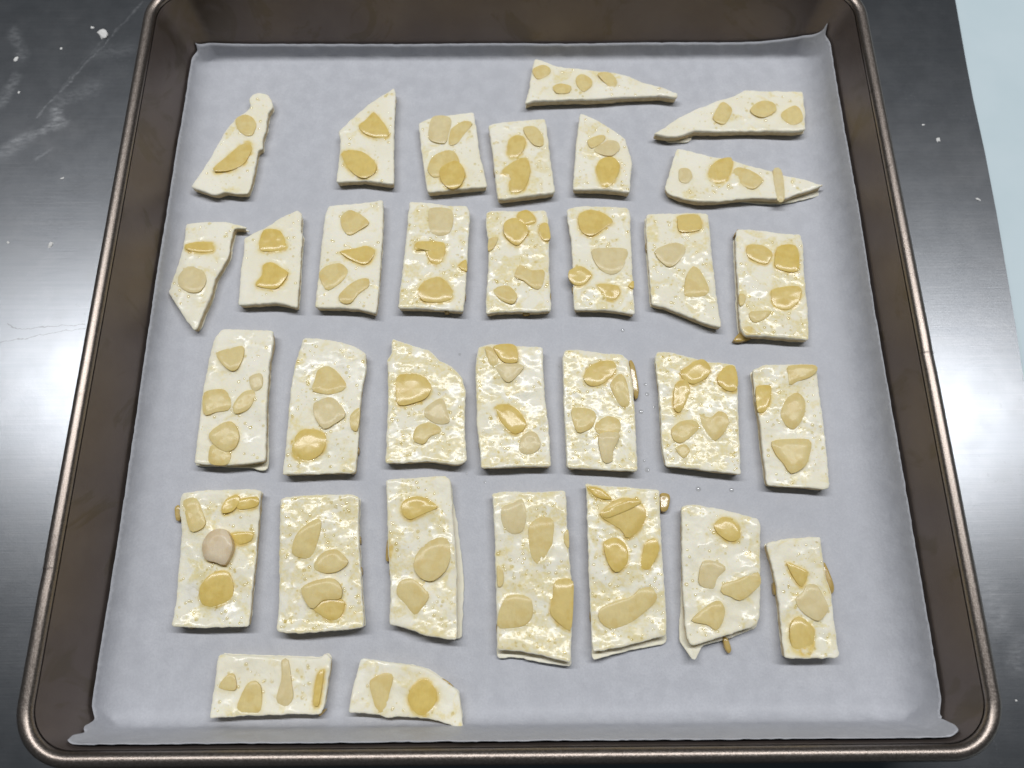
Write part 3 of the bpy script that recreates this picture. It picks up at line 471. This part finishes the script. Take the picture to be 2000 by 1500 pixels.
# ------------------------------------------------------------------ object helpers
def mesh_obj(name, verts, faces, mat, parent=None, smooth=True, attrs=None):
    me = bpy.data.meshes.new(name); me.from_pydata([tuple(v) for v in verts], [], faces)
    me.validate(); me.update()
    if smooth: me.polygons.foreach_set('use_smooth', [True]*len(me.polygons))
    for k, vals in (attrs or {}).items():
        at = me.attributes.new(k, 'FLOAT', 'POINT')
        if len(me.vertices) == len(vals): at.data.foreach_set('value', np.asarray(vals, dtype=np.float32))
    me.materials.append(mat)
    o = bpy.data.objects.new(name, me); COL.objects.link(o)
    if parent is not None: o.parent = parent
    return o
def tag(o, label=None, cat=None, group=None, kind=None):
    for k, v in (('label', label), ('category', cat), ('group', group), ('kind', kind)):
        if v: o[k] = v
    return o
def thing(name, loc, label, cat, group=None):
    o = bpy.data.objects.new(name, None); COL.objects.link(o); o.location = loc; o.empty_display_size = .005
    return tag(o, label, cat, group)

# ------------------------------------------------------------------ 2D outline helpers
def soften(pts, cut=.5):
    for c in (cut, cut*.4):
        q = []
        for i in range(len(pts)):
            p = pts[i]; 
            for o in (pts[i-1], pts[(i+1) % len(pts)]):
                l = math.hypot(o[0]-p[0], o[1]-p[1]); k = min(.3, c/max(l, 1e-6)); q.append((p[0]+(o[0]-p[0])*k, p[1]+(o[1]-p[1])*k))
        pts = q
    return pts
def spline(pts, tension=.42, sub=6):
    n = len(pts); out = []
    for i in range(n):
        p0, p1, p2, p3 = (np.array(pts[(i+k) % n]) for k in (-1, 0, 1, 2))
        m1 = (p2-p0)*tension; m2 = (p3-p1)*tension
        for k in range(sub):
            t = k/sub; out.append(tuple((2*t**3-3*t**2+1)*p1+(t**3-2*t**2+t)*m1+(3*t**2-2*t**3)*p2+(t**3-t**2)*m2))
    return out
def resample(pts, step=None, n=None):
    P = np.array(pts+[pts[0]], float); L = np.r_[0, np.cumsum(np.hypot(*np.diff(P, axis=0).T))]
    if n is None: n = max(12, int(L[-1]/step))
    s = np.linspace(0, L[-1], n, endpoint=False)
    return np.c_[np.interp(s, L, P[:, 0]), np.interp(s, L, P[:, 1])]
def ccw(P): 
    x, y = P[:, 0], P[:, 1]
    return P if (x*np.roll(y, -1)-y*np.roll(x, -1)).sum() > 0 else P[::-1].copy()
def normals(P):
    t = np.roll(P, -1, 0)-np.roll(P, 1, 0); t /= np.maximum(np.hypot(t[:, 0], t[:, 1]), 1e-9)[:, None]
    n = np.c_[t[:, 1], -t[:, 0]]
    n = n+.5*(np.roll(n, 1, 0)+np.roll(n, -1, 0)); return n/np.hypot(n[:, 0], n[:, 1])[:, None]
def inside(Q, P):
    x, y = Q[:, 0:1], Q[:, 1:2]; ax_, ay_ = P[:, 0], P[:, 1]; bx, by = np.roll(ax_, -1), np.roll(ay_, -1)
    c = ((ay_ > y) != (by > y)) & (x < (bx-ax_)*(y-ay_)/(by-ay_+1e-12)+ax_)
    return (c.sum(1) % 2) == 1
def dist_poly(Q, P):
    B = np.roll(P, -1, 0); d = B-P; out = np.empty(len(Q))
    for i in range(0, len(Q), 800):
        q = Q[i:i+800, None, :]-P[None]; h = np.clip((q*d).sum(2)/np.maximum((d*d).sum(1), 1e-9), 0, 1)
        out[i:i+800] = np.sqrt(((q-h[..., None]*d)**2).sum(2)).min(1)
    return out
def vnoise(Q, s, seed): return np.array([noise.noise(Vector((x*s, y*s, seed))) for x, y in Q])

def resample_open(pts, step):
    return [tuple(p) for p in resample(list(pts), step)]

# ------------------------------------------------------------------ worktop and the pale surface beside it
TZ = -0.0012
def slab(name, outline, z1, z0, mat):
    n = len(outline); v = [(x, y, z1) for x, y in outline] + [(x, y, z0) for x, y in outline]
    f = [tuple(range(n)), tuple(range(2*n-1, n-1, -1))] + [(i, i+n, (i+1) % n+n, (i+1) % n) for i in range(n)]
    return mesh_obj(name, v, f, mat, smooth=False)
edge = [(0.167, -0.5), (0.1911, -0.0175), (0.1928, 0.0041), (0.1939, 0.0213), (0.1958, 0.0531), (0.197, 0.0821), (0.1975, 0.1102), (0.1984, 0.1317), (0.2001, 0.1627), (0.2219, 0.6)]
tag(slab('steel_worktop', edge + [(-.65, .60), (-.65, -.50)], TZ, TZ-.006, M['steel']), 'scratched brushed steel worktop dusted with flour under the tray', kind='structure')
tag(slab('pale_blue_worktop', [(.70, -.50), (.70, .60), (.15, .60), (.15, -.50)], TZ-.0065, TZ-.03, M['blue']), 'plain pale blue surface beside the steel worktop', kind='structure')

# ------------------------------------------------------------------ baking tray: swept rounded square
def rring(w, z, rc, nseg=14, nc=12):
    pts = []
    for q in range(4):
        a0 = q*math.pi/2; cx = (w-rc)*(1 if q in (0, 3) else -1); cy = (w-rc)*(1 if q in (0, 1) else -1)
        for k in range(nc+1):
            a = a0 + k/nc*math.pi/2; pts.append((cx+rc*math.cos(a), cy+rc*math.sin(a), z))
        # straight run to the next corner
        nx = (w-rc)*(1 if (q+1) % 4 in (0, 3) else -1); ny = (w-rc)*(1 if (q+1) % 4 in (0, 1) else -1)
        a = a0+math.pi/2
        p0 = pts[-1]; p1 = (nx+rc*math.cos(a), ny+rc*math.sin(a), z)
        for k in range(1, nseg):
            u = k/nseg; pts.append((p0[0]+(p1[0]-p0[0])*u, p0[1]+(p1[1]-p0[1])*u, z))
    return pts
def loft(rings, closed_profile=False, cap=False):
    n = len(rings[0]); v = [p for r in rings for p in r]; f = []
    R = len(rings)
    for i in range(R if closed_profile else R-1):
        j = (i+1) % R
        for k in range(n):
            l = (k+1) % n; f.append((i*n+k, i*n+l, j*n+l, j*n+k))
    if cap: f.append(tuple(range(n-1, -1, -1)))
    return v, f
WALL_X0, WALL_S, RIM_Z, RIM_W, RIM_R = .1303, .245, .0286, .1398, .0023
FIL = .0045; ang = math.atan2(1, WALL_S)
def wall_x(z): return WALL_X0 + WALL_S*z
tl = FIL*math.tan(ang/2)
prof = [(.06, 0.0, .006), (WALL_X0-tl, 0.0, .0080)]
for k in range(1, 7):
    a = ang*k/6; prof.append((WALL_X0-tl+FIL*math.sin(a), FIL*(1-math.cos(a)), .0090))
for z in (.008, .014, .020, .026, RIM_Z): prof.append((wall_x(z), z, .0095+.11*z))
def front(y, z):
    return y-.0032*max(0.0, 1-z/RIM_Z)*min(1.0, max(0.0, -y/.112))
tray = thing('baking_tray', (0, 0, TZ), 'dark bronze square metal baking tray with a rolled rim on the steel worktop', 'tray')
def at_tray(vs_): return [(x, front(y, z), z-TZ) for x, y, z in vs_]
inner = [rring(w, z, rc) for w, z, rc in prof]
outer = [rring(w+.0009, z-.0009, rc+.0006) for w, z, rc in prof]
v1, f1 = loft(inner, cap=True); v2, f2 = loft(outer, cap=True)
n1 = len(v1); f2 = [tuple(i+n1 for i in reversed(f)) for f in f2]
body = mesh_obj('pan_body', at_tray(v1+v2), f1+f2, M['tray'], tray)
tube = []
base_ring = rring(RIM_W, RIM_Z, .0150, 40, 16)
for k in range(14):
    a = 2*math.pi*k/14; tube.append(rring(RIM_W+RIM_R*math.cos(a), RIM_Z+.0002+RIM_R*.95*math.sin(a), .0150+RIM_R*math.cos(a), 40, 16))
rv, rf = loft(tube, True)
seams = [(.1398, -.018), (-.1398, -.0865)]
rv2 = []
for x, y, z in rv:
    for sx, sy in seams:
        if abs(x-sx) < .005 and abs(y-sy) < .0032: z -= .0003
    rv2.append((x, y, z))
mesh_obj('rim', at_tray(rv2), rf, M['rim'], tray)
for sx, sy in seams:   # the wire joints in the rolled rim
    pts = []
    for k in range(13):
        a = math.pi*k/12
        for dy in (-.00010, .00010): pts.append((sx+(RIM_R+.00012)*math.cos(a), sy+dy, RIM_Z+.0002+(RIM_R*.95+.00012)*math.sin(a)))
    mesh_obj('rim_seam', at_tray(pts), [(2*k, 2*k+1, 2*k+3, 2*k+2) for k in range(12)], M['tray'], tray)

# ------------------------------------------------------------------ baking paper folded up the tray walls
PZ = .0005
def side_profile(s, r):
    """s = run past the start of the bend; gives (outward, up) on a bend of radius r then up the wall"""
    la = r*ang
    if s <= 0: return s, 0.0
    if s < la: a = s/r; return r*math.sin(a), r*(1-math.cos(a))
    u = s-la; return r*math.sin(ang)+u*math.cos(ang), r*(1-math.cos(ang))+u*math.sin(ang)
def run_for_height(r, h):
    z1 = r*(1-math.cos(ang)); return r*ang+(h-z1)/math.sin(ang) if h > z1 else r*math.acos(1-h/r)
SIDES = dict(L=(.0085, .0075), R=(.012, .0135), B=(.0022, .0072), F=(.0062, .0255))   # bend radius, height reached
def start(r): return WALL_X0-.0007-r*math.tan(ang/2)
def axis(lo, hi):
    rl, hl = lo; rh, hh = hi
    a = -start(rl)-run_for_height(rl, hl); b = start(rh)+run_for_height(rh, hh)
    return a, b
ax = axis(SIDES['L'], SIDES['R']); ay = axis(SIDES['F'], SIDES['B'])
def pos1(t, lo, hi):
    if t > start(hi[0]): o, z = side_profile(t-start(hi[0]), hi[0]); return start(hi[0])+o, z
    if t < -start(lo[0]): o, z = side_profile(-t-start(lo[0]), lo[0]); return -start(lo[0])-o, z
    return t, 0.0
def rr_sdf(x, y, w, rc):
    qx = abs(x)-(w-rc); qy = abs(y)-(w-rc)
    return math.hypot(max(qx, 0), max(qy, 0))+min(max(qx, qy), 0)-rc
N = 210
pv, pf = [], []
def fnoise(x, y, z=0.0): return noise.noise(Vector((x, y, z)))
bound = [(0, 1), (0, .5), (0, .085), (-.004, .068), (-.001, .054), (.013, .043), (.021, .038), (.013, .024), (.019, .009), (.034, .001), (.05, 0), (.5, 0), (.93, 0), (.955, .003), (.973, .013), (.985, .028), (.993, .046), (1.0, .066), (1, .5), (1, 1)]
bound = resample_open(bound, 1/N)
gi = [((i+.5*(j % 2))/N, j/N) for j in range(1, N) for i in range(1, N)]
gi = np.array(gi); bp = np.array(bound); gi = gi[inside(gi, bp)]; gi = gi[dist_poly(gi, bp) > .4/N]
ov, _, of, _, _, _ = delaunay_2d_cdt([Vector(p) for p in bound]+[Vector(p) for p in gi], [], [list(range(len(bound)))], 1, 1e-7)
for p in ov:
    u, v = p
    # the cut edges of the sheet wander a little
    a0 = ax[0]+.0006*fnoise(v*9, 1.3)+.0012*fnoise(v*2, 5.1); a1 = ax[1]+.0005*fnoise(v*8, 9.3)+.0012*(v-.5)
    b0 = ay[0]+.0004*fnoise(u*10, 4.4)+.0002*fnoise(u*34, 2.2); b1 = ay[1]+.0004*fnoise(u*6, 7.7)+.0009*math.exp(-((u-.02)/.05)**2)+.0050*math.exp(-((u-1)/.09)**2)
    x, zx = pos1(a0+(a1-a0)*u, SIDES['L'], SIDES['R']); y, zy = pos1(b0+(b1-b0)*v, SIDES['F'], SIDES['B'])
    z = max(zx, zy)+.35*min(zx, zy)
    fl = math.exp(-(zx+zy)/.002)
    z += PZ + fl*(.00034*(fnoise(x*30, y*30, 3)+.6)+.00007*fnoise(x*150, y*150, 8))
    bend = 1-fl
    cr = .00035*bend*(fnoise(x*160, y*160, z*90)+.6*fnoise(x*420, y*420, 2))
    ox = -math.copysign(cr, x) if zx > zy else 0; oy = -math.copysign(cr, y) if zy >= zx else 0
    x += ox; y += oy
    # keep the sheet inside the rounded corners
    w = wall_x(z)-.0006; rc = .0095+.11*z
    for _ in range(3):
        d = rr_sdf(x, y, w, rc)
        if d > 0:
            e = 1e-5; gx = (rr_sdf(x+e, y, w, rc)-d)/e; gy = (rr_sdf(x, y+e, w, rc)-d)/e
            x -= gx*d; y -= gy*d
    # bottom right corner stands away from the wall as a loose curled flap, top right corner peaks
    cu = max(0, (u-.955)/.045); cv = max(0, (.055-v)/.055)
    k = cu*cv; x += .0016*k; z += .002*k
    pv.append((x, front(y, z), z))
pf = [tuple(f) for f in of]
paper = mesh_obj('baking_paper', pv, pf, M['paper'])
sol = paper.modifiers.new('thickness', 'SOLIDIFY'); sol.thickness = .00012; sol.offset = 1
tag(paper, 'white baking paper sheet lining the tray and creased up its walls', 'baking paper')

# ------------------------------------------------------------------ pastries
def make_sheet(name, outline, z0, zfun, spacing, mat, parent, org, attr_fun=None, inset=.38, seed=0.0, grow=0.0, lift=None):
    P = ccw(resample(soften(list(outline)), spacing*.9))
    nr = normals(P)
    P = P+nr*(.24*vnoise(P, .45, seed)+.12*vnoise(P, 1.6, seed+3))[:, None]
    P = P+nr*grow
    I = P-nr*inset
    lo = I.min(0); hi = I.max(0)
    gx, gy = np.meshgrid(np.arange(lo[0], hi[0], spacing), np.arange(lo[1], hi[1], spacing*.87))
    gx = gx+((np.arange(gx.shape[0]) % 2)*spacing/2)[:, None]
    G = np.c_[gx.ravel(), gy.ravel()]; rs = np.random.RandomState(int(seed*7) % 99999); G = G+rs.uniform(-.12, .12, G.shape)*spacing
    G = G[inside(G, I)]
    G = G[dist_poly(G, I) > spacing*.45]
    n = len(I)
    V = [Vector(p) for p in I]+[Vector(p) for p in G]
    ov, _, of, om, _, _ = delaunay_2d_cdt(V, [], [list(range(n))], 1, 1e-5)
    T = np.array([(p[0], p[1]) for p in ov]); loop = [0]*n
    for k, srcs in enumerate(om):
        for s_ in srcs:
            if s_ < n: loop[s_] = k
    d = dist_poly(T, P)
    z = zfun(T, d)
    V3 = [(x, y, zz) for (x, y), zz in zip(T, z)]; F = [tuple(f) for f in of]
    zt = z[loop]; prev = loop
    z0 = z0 if lift is None else z0+lift(P)
    th = zt-z0
    for off, fr in ((-.16, .10), (0, .28), (.04, .55), (-.05, .82), (-.35, 1.0)):
        Q = P+nr*off; b = len(V3)
        V3 += [(x, y, zz) for (x, y), zz in zip(Q, zt-th*fr)]
        cur = list(range(b, b+n))
        F += [(prev[i], cur[i], cur[(i+1) % n], prev[(i+1) % n]) for i in range(n)]
        prev = cur
    F.append(tuple(reversed(prev)))
    at = None
    if attr_fun is not None:
        wv, pl = attr_fun(T, d)
        ext = len(V3)-len(T); at = {'wash': np.r_[wv, np.full(ext, .15)], 'pool': np.r_[pl, np.zeros(ext)]}
    ox, oy = org
    o = mesh_obj(name, [((x-ox)/1000, (y-oy)/1000, zz/1000) for x, y, zz in V3], F, mat, parent, attrs=at)
    return o

def make_almond(pts, z, h, mat, parent, org, rng, name='almond_slice'):
    P = ccw(resample(spline(list(pts)), n=26)); nr = normals(P); c = P.mean(0)
    tx, ty = rng.uniform(-.05, .05), rng.uniform(-.05, .05)
    cup = rng.uniform(-.10, .22)
    V, E = [], []
    sd = rng.uniform(0, 50)
    def top(x, y): 
        return (x-c[0])*tx+(y-c[1])*ty+cup*((x-c[0])**2+(y-c[1])**2)/ext**2+.10*noise.noise(Vector((x*.5, y*.5, sd)))
    ext = np.hypot(*(P-c).T).max()
    for off, zz, e in ((.10, -.75, 1), (.03, h*.8, .9), (.03, h*.8, .55), (-.14, h, .12), (None, h+.02, 0)):
        Q = P+nr*off if off is not None else c+(P-c)*.5
        for (x, y), ny in zip(Q, nr[:, 1]):
            V.append((x, y, z+zz+(top(x, y) if zz > 0 else 0))); E.append(e*(.62-.38*ny))
    V.append((c[0], c[1], z+h+.02+top(*c))); E.append(0)
    n = 26; F = []
    for r in (0, 2, 3):
        F += [(r*n+i, r*n+(i+1) % n, (r+1)*n+(i+1) % n, (r+1)*n+i) for i in range(n)]
    F += [(4*n+i, 4*n+(i+1) % n, 5*n) for i in range(n)]
    ox, oy = org
    return mesh_obj(name, [((x-ox)/1000, (y-oy)/1000, zz/1000) for x, y, zz in V], F, mat, parent, attrs={'edge': E})

def dome_mesh(centers, org):
    """small squashed domes, joined"""
    V, F = [], []; seg = 8
    for x, y, z, r in centers:
        b = len(V)
        for lat, k in ((0.0, 1.0), (.55, .84), (.88, .47)):
            for s_ in range(seg):
                a = 2*math.pi*s_/seg; V.append((x+r*k*math.cos(a), y+r*k*math.sin(a), z-.10*r+.42*r*lat))
        V.append((x, y, z+.33*r))
        for l in range(2):
            F += [(b+l*seg+i, b+l*seg+(i+1) % seg, b+(l+1)*seg+(i+1) % seg, b+(l+1)*seg+i) for i in range(seg)]
        F += [(b+2*seg+i, b+2*seg+(i+1) % seg, b+3*seg) for i in range(seg)]
    ox, oy = org
    return [((x-ox)/1000, (y-oy)/1000, z/1000) for x, y, z in V], F

FLOOR = PZ*1000+.25
for pi, (label, washlev, outline, bottom, almonds) in enumerate(PASTRIES):
    rng = random.Random(100+pi); seed = pi*13.7+2.1
    O2 = np.array(outline); c = O2.mean(0); org = (float(c[0]), float(c[1]))
    root = thing('almond_pastry', (org[0]/1000, org[1]/1000, 0), label, 'pastry', 'unbaked almond pastries on the tray')
    T0 = 5.1+rng.uniform(-.25, .25)
    apoly = [(k, ccw(resample(spline(list(a)), n=26))) for k, a in almonds]
    near = apoly
    front_y = O2[:, 1].min(); amp = .45+1.3*max(0, min(1, (-c[1]+10)/70)); lo_c = O2.min(0); hi_c = O2.max(0)
    def lift(T, amp=amp, front_y=front_y, seed=seed): return amp*np.exp(-(T[:, 1]-front_y)/4.0)+.5*np.clip(vnoise(T, .06, seed+77), 0, 1)
    def zfun(T, d, T0=T0, seed=seed, near=near, front_y=front_y, lift=lift):
        z = T0+.50*vnoise(T, .10, seed)+.24*vnoise(T, .30, seed+5)+.07*vnoise(T, .9, seed+9)
        z -= .35*np.exp(-d/.55)
        z += lift(T)
        for k, ap in near:
            if k == 'e': continue
            da = dist_poly(T, ap)*np.where(inside(T, ap), -1, 1)
            z += .16*np.exp(-(np.maximum(da, 0)/.5)**2)*(da > -.4)
        return z
    def afun(T, d, near=near, seed=seed, washlev=washlev):
        w = np.clip(washlev+.55*vnoise(T, .12, seed+21), 0, 1)
        p = np.zeros(len(T))
        for ai, (k, ap) in enumerate(near):
            s_ = {'a': .85, 'e': .8, 'm': .45, 'p': .25, 'P': .8}[k]
            da = dist_poly(T-np.array([0, -.25]), ap)*np.where(inside(T, ap), 0, 1)
            p = np.maximum(p, s_*np.exp(-(da/(1.2 if k in 'ae' else .8))**1.4))
        return w, p
    bot = bottom
    if bot is None:
        dx, dy = rng.uniform(-.3, .3), rng.uniform(.25, .7)
        bot = [(x+dx, y+dy) for x, y in outline]
    def zb(T, d, seed=seed, lift=lift, front_y=front_y): return 1.35+.10*vnoise(T, .3, seed+31)-.15*np.exp(-d/.5)+lift(T)
    make_sheet('bottom_sheet', bot, FLOOR, zb, 1.1, M['dough2'], root, org, inset=.4, seed=seed+40, grow=-.25 if bottom is None else 0, lift=lift)
    make_sheet('filling', outline, 1.1, lambda T, d: 3.9+lift(T), 1.4, M['filling'], root, org, inset=.3, seed=seed+60, grow=-.28, lift=lift)
    make_sheet('top_sheet', outline, 3.75, zfun, .62, M['dough'], root, org, afun, seed=seed, lift=lift)
    placed = []
    for k, a in almonds:
        A = np.array(a); ca = A.mean(0)
        ap = ccw(resample(spline(list(a)), n=26))
        lev = 0
        for bp, bl in placed:
            ov = inside(ap, bp).mean()+inside(bp, ap).mean()
            if ov > .12: lev = max(lev, bl+1)
        placed.append((ap, lev))
        zc = float(np.mean(zfun(np.vstack([ap[::4], ca]), np.full(len(ap[::4])+1, 3.0))))-.10
        if k == 'e': make_almond(a, 1.9, 1.0, M['e'], root, org, rng)
        else: make_almond(a, zc+.08+lev*.5, 1.7 if k == 'P' else rng.uniform(.28, .48), M[k], root, org, rng)
    # drips of egg wash on the cut sides
    PO = ccw(resample(soften(list(outline)), .6)); NO = normals(PO)
    for _ in range(int(round(5*max(0, washlev-.25)))):
        i = rng.randrange(len(PO)); t_ = np.array([-NO[i][1], NO[i][0]]); L_ = rng.uniform(.8, 2.2); W_ = rng.uniform(.25, .45)
        ctr = PO[i]-NO[i]*.12
        el = [tuple(ctr+t_*L_*math.cos(a_)*rng.uniform(.8, 1.1)+NO[i]*W_*math.sin(a_)) for a_ in (k_*math.pi/4 for k_ in range(8))]
        make_almond(el, rng.uniform(1.6, 2.6), rng.uniform(.8, 1.5), M['e'], root, org, rng, 'egg_wash_drip')
    # froth of the egg wash
    lo = O2.min(0); hi = O2.max(0); area = (hi[0]-lo[0])*(hi[1]-lo[1])
    P = ccw(resample(outline, .8))
    nb = int(area*(.03+.30*washlev)); C = np.c_[[rng.uniform(lo[0], hi[0]) for _ in range(nb)], [rng.uniform(lo[1], hi[1]) for _ in range(nb)]]
    keep = inside(C, P) & (dist_poly(C, P) > .9) & (vnoise(C, .16, seed+21)+rng.uniform(0, .1) > -.12)
    for ap, _ in placed: keep &= ~inside(C, ap)
    C = C[keep]
    if len(C):
        zc = zfun(C, dist_poly(C, P))
        cen = [(x, y, z, .20+.55*rng.random()**2.6) for (x, y), z in zip(C, zc)]
        V, F = dome_mesh(cen, org)
        b = mesh_obj('egg_wash_bubbles', V, F, M['bubble'], root); b['kind'] = 'stuff'

# ------------------------------------------------------------------ small bits
for ((x, y), r), lab in zip(DROPLETS, DROPLET_LABELS):
    V, F = dome_mesh([(0, 0, 0, max(r, .35))], (0, 0))
    o = mesh_obj('egg_wash_droplet', V, F, M['drop']); o.location = (x/1000, y/1000, PZ+.0003)
    tag(o, lab, 'droplet', 'egg wash droplets on the baking paper')
for ci, ((x, y), r) in enumerate(CRUMBS):
    rng = random.Random(ci); V, F = [], []; r = r if ci == 0 else r*.75
    seg, lats = 9, 4
    for l in range(lats):
        ph = math.pi/2*l/(lats-.4)
        for s_ in range(seg):
            a = 2*math.pi*s_/seg; q = r*math.cos(ph)*(1+.75*noise.noise(Vector((math.cos(a)*1.7, math.sin(a)*1.7, ci*3.3+l*.4))))
            V.append((q*1.25*math.cos(a)/1000, q*.8*math.sin(a)/1000, r*.24*math.sin(ph)/1000))
    V.append((0, 0, r*.25/1000))
    for l in range(lats-1): F += [(l*seg+i, l*seg+(i+1) % seg, (l+1)*seg+(i+1) % seg, (l+1)*seg+i) for i in range(seg)]
    F += [((lats-1)*seg+i, (lats-1)*seg+(i+1) % seg, lats*seg) for i in range(seg)]
    o = mesh_obj('flour_crumb', V, F, M['flour']); o.location = (x/1000, y/1000, TZ); o.rotation_euler = (0, 0, rng.uniform(0, 6))
    tag(o, CRUMB_LABELS[ci], 'flour', 'flour crumbs on the worktop')
